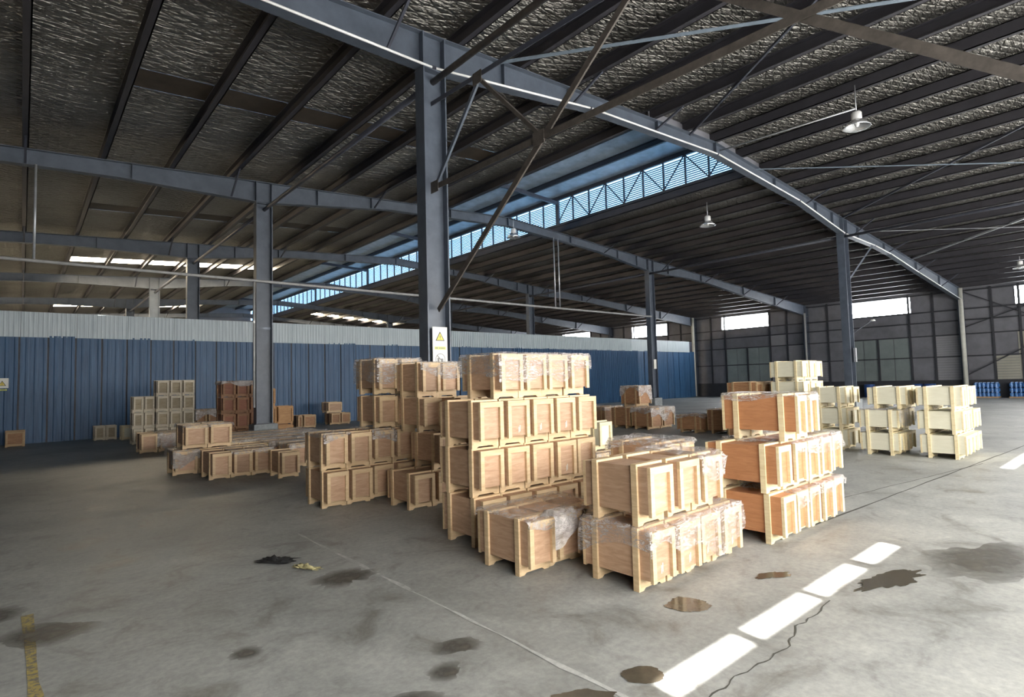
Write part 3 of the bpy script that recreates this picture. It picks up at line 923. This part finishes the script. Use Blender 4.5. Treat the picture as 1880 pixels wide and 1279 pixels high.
def crate(x, y, z, W, L, H, body, bat, label, group, jit=0.008):
    d = crate_meshes(W, L, H, body, bat)
    r = empty('wooden_crate', (x + random.uniform(-0.003, 0.003), y + random.uniform(-jit, jit) * 1.5, z), random.uniform(-jit, jit) * 0.5)
    tag(r, label, 'crate', group)
    ends = {}
    for k, me in d.items():
        nm = PART[k if k == 'body' else (k[:3] if k[:3] in ('top', 'st0', 'st1', 'pan') else k[:4])]
        par = ends[k[-1]] if nm in ('end_rail', 'stile') else r
        o = put(nm, me, par)
        if nm == 'end_panel': ends[k[-1]] = o
    return r

KIND = {'tan': ('ply', 'pine', 'tan plywood'), 'orange': ('orange', 'cream', 'orange plywood'), 'white': ('white', 'cream', 'cream-white wooden'), 'brown': ('brown', 'brownbat', 'dark brown'), 'pale': ('pale_ply', 'pale_bat', 'whitish framed plywood'), 'ochre': ('ochre', 'ochre', 'ochre board'), 'red': ('red', 'brown', 'reddish brown')}
def row(x, y, z, n, kind, where, W=0.332, pitch=0.345, L=0.68, H=0.472, group=None, look=None, marks=()):
    body, bat, lk = KIND[kind]
    for i in range(n):
        pos = '' if n == 1 else (ORD[i] + ' from left, ')
        c = crate(x + i * pitch, y, z, W, L, H, body, bat, '%s crate, %s%s' % (look or lk, pos, where), group)
        if i in marks:
            xm = W * (0.5 + 0.08 * math.sin(i * 2.3))
            build('chalk_mark', MB().box(xm - 0.012, xm - 0.004, 0.019, 0.0215, 0.125, 0.185).box(xm + 0.004, xm + 0.012, 0.019, 0.0215, 0.135, 0.2), 'signwhite', c)

NFILM = 0
def film(x0, x1, y0, y1, zt, label, skirt=0.2, front=None, left=None, seed=None, bumpy=0.012, mat='film'):
    """sheet of stretch film draped over crates: folds down on the front (-Y), left (-X), right and back"""
    global NFILM
    NFILM += 1
    sd_ = (seed or NFILM) * 13.7
    front = skirt if front is None else front
    left = skirt if left is None else left
    g = 0.012
    st = 0.045
    nx = max(6, int((x1 - x0) / st)); ny = max(6, int((y1 - y0) / st))
    nl, nf = max(1, int(left / st)), max(1, int(front / st)); nr = max(1, int(skirt / st)); nb = 1
    us = [-left * (nl - i) / nl for i in range(nl)] + [(x1 - x0) * i / nx for i in range(nx + 1)] + [(x1 - x0) + skirt * (i + 1) / nr for i in range(nr)]
    vs = [-front * (nf - i) / nf for i in range(nf)] + [(y1 - y0) * i / ny for i in range(ny + 1)] + [(y1 - y0) + 0.12 * (i + 1) / nb for i in range(nb)]
    V, Fc = [], []
    for v in vs:
        for u in us:
            du = max(0, -u, u - (x1 - x0)); dv = max(0, -v, v - (y1 - y0))
            px = x0 + min(max(u, 0), x1 - x0); py = y0 + min(max(v, 0), y1 - y0)
            rag = 0.55 + 0.9 * noise.noise(Vector((px * 2.3 + sd_, py * 2.3, sd_)))
            rag = min(1.15, max(0.25, rag + 0.25))
            drop = max(du, dv) * rag
            n1 = noise.noise(Vector((px * 9 + sd_, py * 9, drop * 9)))
            n2 = noise.noise(Vector((px * 9, py * 9 + sd_, drop * 9 + 5)))
            out = g + bumpy * (0.6 + n1)
            x = px; y = py; z = zt + 0.006 + bumpy * (0.5 + 0.5 * n2) - drop
            if u < 0: x -= out
            if u > x1 - x0: x += out
            if v < 0: y -= out
            if v > y1 - y0: y += out
            V.append((x - x0, y - y0, z - zt))
    w = len(us)
    for j in range(len(vs) - 1):
        for i in range(w - 1):
            a = j * w + i
            Fc.append((a, a + 1, a + w + 1, a + w))
    me = bpy.data.meshes.new('stretch_film'); me.from_pydata(V, [], Fc); me.materials.append(M[mat]); me.shade_smooth(); me.update()
    o = put('stretch_film', me, None, (x0, y0, zt))
    tag(o, label, 'plastic film', 'stretch films')
    return o

H0 = 0.472
# near pair left of the front pile
row(3.10, 3.46, 0, 3, 'tan', 'low film-topped row before the tall stack', 0.335, 0.345, 0.68, 0.465, 'near crates')
film(3.12, 4.12, 3.46, 4.14, 0.465, 'clear film over the low row before the tall stack', 0.10, front=0.10, left=0.03)
film(3.36, 3.58, 3.40, 3.52, 0.475, 'white crumpled torn film hanging on the low row before the tall stack', 0.05, front=0.30, left=0.04, bumpy=0.05, mat='film_white')
# front pile
row(3.51, 2.57, 0, 4, 'tan', 'bottom row of the front two-layer pile', 0.335, 0.345, 0.68, 0.468, 'front pile', marks=(0, 1, 2, 3))
film(3.51, 4.88, 2.57, 3.25, 0.468, 'clear film wrapped over the bottom row of the front pile', 0.34, front=0.36, left=0.28)
row(3.53, 2.585, 0.476, 1, 'tan', 'top left of the front two-layer pile', 0.335, 0.345, 0.66, 0.465, 'front pile')
row(3.93, 2.585, 0.476, 2, 'tan', 'top right pair of the front two-layer pile', 0.33, 0.34, 0.66, 0.465, 'front pile')
film(4.27, 4.60, 2.585, 3.24, 0.941, 'crinkled film over the top right crate of the front pile', 0.22, left=0.05, bumpy=0.025)
# right orange pile
row(5.35, 2.42, 0, 5, 'orange', 'bottom row of the orange pile', 0.30, 0.305, 0.74, 0.465, 'orange pile')
film(5.68, 6.87, 2.42, 3.16, 0.465, 'torn film over the bottom row of the orange pile', 0.16, left=0.04)
row(5.33, 2.42, 0.473, 5, 'orange', 'middle row of the orange pile', 0.305, 0.312, 0.74, 0.462, 'orange pile')
film(5.66, 6.88, 2.42, 3.16, 0.935, 'torn film over the middle row of the orange pile', 0.2, left=0.05, bumpy=0.02)
row(5.59, 2.34, 0.945, 2, 'orange', 'top of the orange pile', 0.245, 0.25, 0.77, 0.458, 'orange pile')
film(5.59, 6.08, 2.34, 3.11, 1.403, 'film cap on the topmost orange crates', 0.07, front=0.1, left=0.08)
# tall stack
for k, nm in enumerate(('bottom row', 'second row', 'third row')):
    row(3.33, 4.36 + (0.0, 0.02, 0.0)[k], k * H0, 5, 'tan', nm + ' of the tall near stack', 0.334, 0.346, 0.68, H0, 'tall stack', marks=((), (3,), (1, 2, 3))[k])
row(3.68, 4.46, 3 * H0, 4, 'tan', 'topmost row of the tall near stack', 0.334, 0.346, 0.68, H0, 'tall stack')
film(3.68, 5.05, 4.46, 5.14, 4 * H0, 'clear film over the topmost row of the tall near stack', 0.28, front=0.34, left=0.26)
# pile behind the tall stack, left
HM = 0.485
for k, nm in enumerate(('bottom', 'second')):
    row(2.98, 7.18 + 0.02 * k, k * HM, 2, 'tan', 'front %s row of middle pile' % nm, 0.335, 0.345, 0.72, HM, 'middle pile')
    row(3.70, 7.27, k * HM, 2, 'tan', 'back %s row of middle pile' % nm, 0.335, 0.352, 0.7, HM, 'middle pile')
film(2.98, 3.32, 7.2, 7.92, 2 * HM, 'film over the left second-row crate of the middle pile', 0.16, left=0.06)
film(3.70, 4.04, 7.27, 7.95, 2 * HM, 'film over the third second-row crate of the middle pile', 0.22, left=0.02)
row(3.83, 7.36, 2 * HM, 2, 'tan', 'third row of middle pile', 0.335, 0.358, 0.7, 0.465, 'middle pile')
film(4.19, 4.53, 7.36, 8.06, 2 * HM + 0.465, 'film over the third row of the middle pile', 0.18, left=0.03)
row(3.83, 7.36, 2 * HM + 0.48, 2, 'tan', 'top row of middle pile', 0.335, 0.358, 0.72, 0.52, 'middle pile')
film(3.83, 4.53, 7.36, 8.08, 2 * HM + 1.0, 'clear film wrapped over the top row of the middle pile', 0.33)
row(3.72, 6.25, 0, 4, 'tan', 'low row between middle pile and tall stack', 0.335, 0.35, 0.7, 0.462, 'gap crates', look='warm brown')
row(4.10, 6.26, 0.462, 3, 'tan', 'second row between middle pile and tall stack', 0.335, 0.35, 0.7, 0.47, 'gap crates')
row(4.10, 6.62, 0.932, 1, 'tan', 'third row, set back between middle pile and tall stack', 0.325, 0.33, 0.7, 0.47, 'gap crates')
row(4.46, 6.27, 0.932, 2, 'tan', 'third row between middle pile and tall stack', 0.335, 0.35, 0.7, 0.47, 'gap crates')
row(4.10, 6.64, 1.402, 2, 'tan', 'top row below the warning sign', 0.325, 0.338, 0.7, 0.485, 'gap crates')
film(4.10, 4.76, 6.64, 7.34, 1.887, 'clear film over the top pair below the warning sign', 0.3, left=0.02)
# left low rows
row(2.50, 10.92, 0, 3, 'tan', 'low front row of the left crates', 0.34, 0.352, 0.86, 0.48, 'left crates')
film(2.84, 3.55, 10.92, 11.78, 0.48, 'film over the low front row of the left crates', 0.1, left=0.02)
row(3.42, 10.15, 0, 1, 'tan', 'alone at the right end of the low left row', 0.35, 0.35, 0.7, 0.465, 'left crates', look='warm brown plywood')
row(2.14, 12.05, 0, 4, 'tan', 'second low row of the left crates', 0.41, 0.425, 0.8, 0.46, 'left crates')
film(2.14, 2.55, 12.05, 12.85, 0.46, 'shiny film over the leftmost crate of the low left rows', 0.28, front=0.3, left=0.24, mat='film_milky')
row(2.30, 12.02, 0.47, 2, 'tan', 'upper pair on the low left crates', 0.41, 0.425, 0.85, 0.455, 'left crates')
film(2.30, 3.14, 12.02, 12.87, 0.925, 'film over the upper pair on the low left crates', 0.14, front=0.07, left=0.2)
for j, (yy, n, xx) in enumerate(((11.3, 3, 3.98), (12.1, 4, 3.86), (13.05, 6, 3.2), (13.95, 6, 3.5), (14.85, 5, 3.9))):
    row(xx, yy, 0, n, 'tan', ORD[j] + ' film-covered row left of the middle pile', 0.37, 0.39, 0.82, 0.47, 'film-covered field', look='dull plywood')
    film(xx, xx + n * 0.39 - 0.02, yy, yy + 0.82, 0.47, 'milky film over the ' + ORD[j] + ' row of the flat field of crates', 0.14, bumpy=0.02, mat='film_milky')
row(2.28, 17.0, 0, 4, 'tan', 'low row in front of the three-wide stack', 0.39, 0.41, 0.85, 0.5, 'left crates', look='wrapped plywood')
film(2.66, 3.9, 17.0, 17.85, 0.5, 'grey film over the low row before the three-wide stack', 0.3, front=0.4, left=0.02, mat='film_milky')
for k, nm in enumerate(('bottom row', 'second row', 'third row')):
    row(2.48, 20.0, k * 0.472, 2, 'pale', nm + ' of the two-wide stack by the partition', 0.28, 0.29, 0.68, 0.47, 'two-wide stack', look='olive tan plywood')
for k, nm in enumerate(('bottom row', 'second row', 'third row', 'top row')):
    row(3.07, 19.9, k * 0.472, 3, 'pale', nm + ' of the three-wide stack by the partition', 0.335, 0.345, 0.68, 0.47, 'three-wide stack')
row(2.47, 22.2, 0, 2, 'white', 'pair behind the low left rows by the partition', 0.36, 0.38, 0.7, 0.46, 'left crates')
row(1.80, 22.9, 0, 2, 'pale', 'small pair standing alone against the partition', 0.30, 0.315, 0.6, 0.47, 'left crates')
row(-0.36, 22.7, 0, 1, 'brown', 'alone at the far left edge against the partition', 0.46, 0.46, 0.7, 0.48, 'left crates')
for k, nm in enumerate(('lower', 'upper')):
    row(4.15, 20.0, k * 0.472, 3, 'brown', nm + ' wrapped row beside the three-wide stack', 0.32, 0.335, 0.68, 0.47, 'left crates')
film(4.15, 5.14, 20.0, 20.68, 0.944, 'mauve-grey film over the wrapped row beside the three-wide stack', 0.3, mat='film_milky')
for k, nm in enumerate(('bottom row', 'second row', 'third row', 'top row')):
    row(4.16, 17.0, k * 0.447, 3, 'red', nm + ' of dark stack by the downpipe column', 0.35, 0.365, 0.7, 0.445, 'dark stack', look='reddish brown')
film(4.16, 5.24, 17.0, 17.7, 1.79, 'white torn film on top of the dark brown stack', 0.12, front=0.14, mat='film_white')
for k, nm in enumerate(('bottom', 'second')):
    row(5.20, 16.5, k * 0.53, 1, 'ochre', nm + ' narrow box right of the downpipe column', 0.26, 0.27, 0.6, 0.52, 'column crates')
    row(5.47, 16.5, k * 0.53, 1, 'ochre', nm + ' wide box right of the downpipe column', 0.46, 0.47, 0.6, 0.52, 'column crates')
row(5.18, 16.5, 1.06, 1, 'ochre', 'topmost box beside the downpipe column', 0.26, 0.27, 0.6, 0.50, 'column crates', look='ochre brown')
row(7.86, 21.5, 0, 1, 'brown', 'small box by partition behind the middle pile, left', 0.2, 0.2, 0.6, 0.5, 'partition boxes')
row(8.12, 21.6, 0, 1, 'brown', 'small box by partition behind the middle pile, right', 0.5, 0.5, 0.6, 0.5, 'partition boxes', look='green-brown plywood')
row(9.5, 22.3, 0, 2, 'brown', 'dark pair by partition left of the middle pile', 0.42, 0.43, 0.7, 0.47, 'partition boxes')
row(9.38, 22.3, 0.48, 1, 'tan', 'pale box on dark pair by partition', 0.62, 0.62, 0.7, 0.44, 'partition boxes')
# crates right of the tall stack, farther back
row(6.60, 5.75, 0, 2, 'tan', 'low row behind the front pile', 0.335, 0.345, 0.7, 0.47, 'behind front pile')
film(6.60, 7.28, 5.75, 6.45, 0.47, 'film over the low row behind the front pile', 0.1)
row(6.70, 5.77, 0.48, 1, 'white', 'standing on the low row right behind tall stack', 0.335, 0.345, 0.68, 0.46, 'behind front pile')
for k, nm in enumerate(('lower', 'upper')):
    row(4.80, 3.28, k * 0.472, 2, 'tan', nm + ' pair behind the front pile, left of orange pile', 0.258, 0.264, 0.7, 0.47, 'behind front pile')
film(4.80, 5.32, 3.28, 3.98, 0.942, 'bulging clear film over the pair between front pile and orange pile', 0.12, bumpy=0.035)
# far brown group before the partition
row(14.45, 10.35, 0, 2, 'brown', 'front of far brown group before the right column', 0.6, 0.64, 0.75, 0.66, 'far brown group')
film(14.45, 15.7, 10.35, 11.1, 0.66, 'bright film over the far brown group', 0.2, front=0.4, mat='film_milky')
row(14.5, 11.2, 0, 2, 'brown', 'back of far brown group before the right column', 0.6, 0.64, 0.75, 0.66, 'far brown group')
row(14.75, 11.0, 0.675, 1, 'brown', 'alone on top of the far brown group', 0.66, 0.66, 0.72, 0.66, 'far brown group', look='film-wrapped brown')
film(14.75, 15.41, 11.0, 11.72, 1.335, 'film over the single crate topping the far brown group', 0.3, front=0.5, mat='film_milky')
row(15.2, 12.8, 0, 2, 'brown', 'behind the far brown group, to its left', 0.5, 0.53, 0.7, 0.62, 'far brown group', look='grey-brown')
film(15.2, 16.2, 12.8, 13.5, 0.62, 'film over crates behind the far brown group', 0.2)
row(14.3, 8.62, 0, 2, 'brown', 'low dark pair left of the orange pile', 0.4, 0.42, 0.75, 0.5, 'far brown group', look='red-brown')
film(14.3, 15.1, 8.62, 9.37, 0.5, 'film over the low dark pair left of the orange pile', 0.1)
row(14.45, 7.75, 0, 2, 'brown', 'taller dark pair half hidden by the orange pile', 0.5, 0.52, 0.75, 0.67, 'far brown group')
film(14.45, 15.45, 7.75, 8.5, 0.67, 'film over the taller dark pair behind the orange pile', 0.1)
# pale stacks at the right
HW = 0.435
for k, nm in enumerate(('bottom row', 'middle row', 'top row')):
    row(12.53 - (0.12 if k == 2 else 0), 2.42 - (0.03 if k == 2 else 0), k * HW, 4 if k < 2 else 3, 'white', nm + ' of the rightmost pale stack', 0.345, 0.355, 0.67, HW - 0.003, 'pale stacks')
    row(12.45 + (0.05 if k == 2 else 0), 3.38 - (0.13 if k == 2 else 0), k * HW, 3, 'white', nm + ' of the second pale stack from right', 0.345, 0.355, 0.65, HW - 0.003, 'pale stacks')
    row(12.80, 4.38, k * HW, 2, 'white', nm + ' of the third pale stack from right', 0.38, 0.395, 0.66, HW - 0.003, 'pale stacks')
film(12.45, 13.5, 3.38, 4.03, 2 * HW, 'torn grey film around the middle row of the second pale stack', 0.3, left=0.02)
for k, nm in enumerate(('bottom row', 'second row', 'third row', 'top row')):
    row(13.55, 5.52, k * 0.475, 3, 'white', nm + ' of the tallest pale stack', 0.39, 0.405, 0.74, 0.472, 'pale stacks')
for k, nm in enumerate(('bottom row', 'second row', 'top row')):
    row(13.4, 6.55, k * 0.475, 3, 'brown', nm + ' of brown stack behind the tallest pale stack', 0.39, 0.405, 0.75, 0.472, 'brown stack behind')

# ------------------------------------------------------------------ blue goods by the right wall
def bundle(y, ny, label):
    o = empty('bottle_bundle', (XW - 0.85, y, 0)); tag(o, label, 'bottles', 'blue bundles')
    mb = MB()
    for lay in range(3):
        for a in range(4):
            for b in range(ny):
                mb.lathe([(.001, .25), (.03, .25), (.035, .2), (.085, .17), (.085, 0.0), (.001, 0)], 8, (0.09 + a * .175, 0.09 + b * .175, 0.08 + lay * .255))
    tag(build('bottles', mb, 'bottle', o), 'blue plastic bottles packed in layers', kind='stuff')
    build('tray', MB().box(0, .72, 0, ny * .175 + .02, 0, .075), 'brownbat', o)
bundle(6.05, 6, 'pack of blue bottles by right wall beside the rightmost pale stack')
bundle(4.55, 6, 'pack of blue bottles by right wall at the right edge')
def drum(y, label):
    o = empty('blue_drum', (XW - 0.6, y, 0)); tag(o, label, 'drum', 'blue drums')
    build('body', MB().lathe([(.001, 0), (.27, 0), (.29, .03), (.29, .28), (.305, .3), (.29, .32), (.29, .5), (.305, .52), (.29, .54), (.29, .76), (.27, .8), (.25, .79), (.001, .79)], 20), 'bluedrum', o, True)
    build('bung', MB().lathe([(.001, .82), (.035, .82), (.035, .78)], 10, (.14, 0, 0)), 'signblack', o, True)
drum(12.2, 'dark blue drum by the right wall between left pale stacks')
drum(9.7, 'dark blue drum by right wall beside the second pale stack')
drum(9.1, 'dark blue drum by the right wall behind the rightmost pale stack')

# ------------------------------------------------------------------ floor marks
def blob(name, c, rx, ry, mat, label, cat, seed, rag=0.25, rot=0.0, z=0.0035, spikes=0.0, n=64):
    V = [(0, 0, 0)]
    for i in range(n):
        t = 2 * math.pi * i / n
        r = 1 + rag * noise.noise(Vector((math.cos(t) * 1.6 + seed, math.sin(t) * 1.6, seed))) + rag * 0.5 * noise.noise(Vector((math.cos(t) * 5 + seed, math.sin(t) * 5, seed)))
        r += spikes * max(0, noise.noise(Vector((math.cos(t) * 14 + seed, math.sin(t) * 14, 3))))
        x, y = rx * r * math.cos(t), ry * r * math.sin(t)
        V.append((x * math.cos(rot) - y * math.sin(rot), x * math.sin(rot) + y * math.cos(rot), 0))
    me = bpy.data.meshes.new(name)
    me.from_pydata(V, [], [(0, i + 1, (i + 1) % n + 1) for i in range(n)])
    me.materials.append(M[mat])
    o = put(name, me, None, (c[0], c[1], z))
    return tag(o, label, cat, 'floor puddles')
blob('puddle', (3.56, 2.31), 0.15, 0.12, 'puddle', 'oval wet puddle in front of the front pile', 'puddle', 1.3, 0.3, -0.6, spikes=0.1)
blob('puddle', (2.56, 1.95), 0.12, 0.085, 'puddle', 'round dark puddle left of the sun strip', 'puddle', 4.1, 0.2, -0.5)
blob('puddle', (2.18, 2.02), 0.16, 0.06, 'puddle', 'dark puddle at the bottom edge by the pale joint', 'puddle', 6.1, 0.3, -0.7)
blob('puddle', (5.08, 1.49), 0.36, 0.10, 'puddle', 'large ragged wet patch right of the sun strip', 'puddle', 21.2, 0.55, -0.3, spikes=0.25, n=120)
blob('puddle', (4.56, 2.15), 0.17, 0.06, 'puddle', 'small ragged puddle between front pile and sun strip', 'puddle', 2.7, 0.5, -0.4, spikes=0.25, n=100)
blob('dark_patch', (6.15, 1.08), 0.85, 0.34, 'damp', 'broad dark patch at the right edge of floor', 'stain', 31.7, 0.4, -0.3, z=0.003)  # soft-edged darker patch laid over the floor colour
blob('dark_patch', (2.02, 2.92), 0.20, 0.09, 'damp', 'brownish damp stain left of the pale joint line', 'stain', 9.9, 0.5, -0.6, z=0.003)
blob('dark_patch', (1.80, 2.72), 0.13, 0.09, 'damp', 'round damp stain below the brownish one', 'stain', 5.5, 0.4, 0.3, z=0.003)
blob('dark_patch', (0.16, 5.0), 0.34, 0.19, 'damp', 'long dark oil stain beside the worn yellow line', 'stain', 3.3, 0.4, -0.75, z=0.0028)
blob('dark_patch', (-0.12, 5.6), 0.16, 0.22, 'damp', 'dark stain at the left edge of floor', 'stain', 7.7, 0.5, -0.6, z=0.003)
blob('dark_patch', (1.52, 2.55), 0.26, 0.1, 'damp', 'wide damp stain at the bottom edge left of centre', 'stain', 12.7, 0.5, -0.7, z=0.003)
blob('dark_patch', (1.05, 3.75), 0.10, 0.10, 'damp', 'small dark stain in the middle of left floor', 'stain', 15.7, 0.5, 0.3, z=0.003)
blob('dark_patch', (2.05, 4.6), 0.26, 0.2, 'damp', 'faint damp area by the scraps on the floor', 'stain', 18.7, 0.6, 0.3, z=0.003)
# scraps
def crumple(name, c, sx, sy, sz, mat, label, cat, seed, rot):
    V, Fc = [], []
    n = 14
    for j in range(n + 1):
        for i in range(n + 1):
            u, v = i / n - .5, j / n - .5
            q = noise.noise(Vector((u * 6 + seed, v * 6, seed))); q2 = noise.noise(Vector((u * 13 + seed, v * 13, seed + 4)))
            x = u * sx * (1 + .6 * q); y = v * sy * (1 + .7 * q2)
            V.append((x * math.cos(rot) - y * math.sin(rot), x * math.sin(rot) + y * math.cos(rot), max(0.004, sz * (0.5 + q + .6 * q2) * (1 - 1.6 * max(abs(u), abs(v))) + 0.006)))
    for j in range(n):
        for i in range(n):
            a = j * (n + 1) + i
            Fc.append((a, a + 1, a + n + 2, a + n + 1))
    me = bpy.data.meshes.new(name); me.from_pydata(V, [], Fc); me.materials.append(M[mat]); me.shade_smooth()
    return tag(put(name, me, None, (c[0], c[1], 0.0)), label, cat)
crumple('rag', (1.80, 5.45), 0.16, 0.30, 0.05, 'rag', 'crumpled black rag lying on the open floor', 'rag', 2.2, 0.7)
crumple('foam_scrap', (1.92, 5.05), 0.07, 0.26, 0.05, 'scrap', 'yellowish scrap lying beside the black rag', 'scrap', 5.2, 0.45)
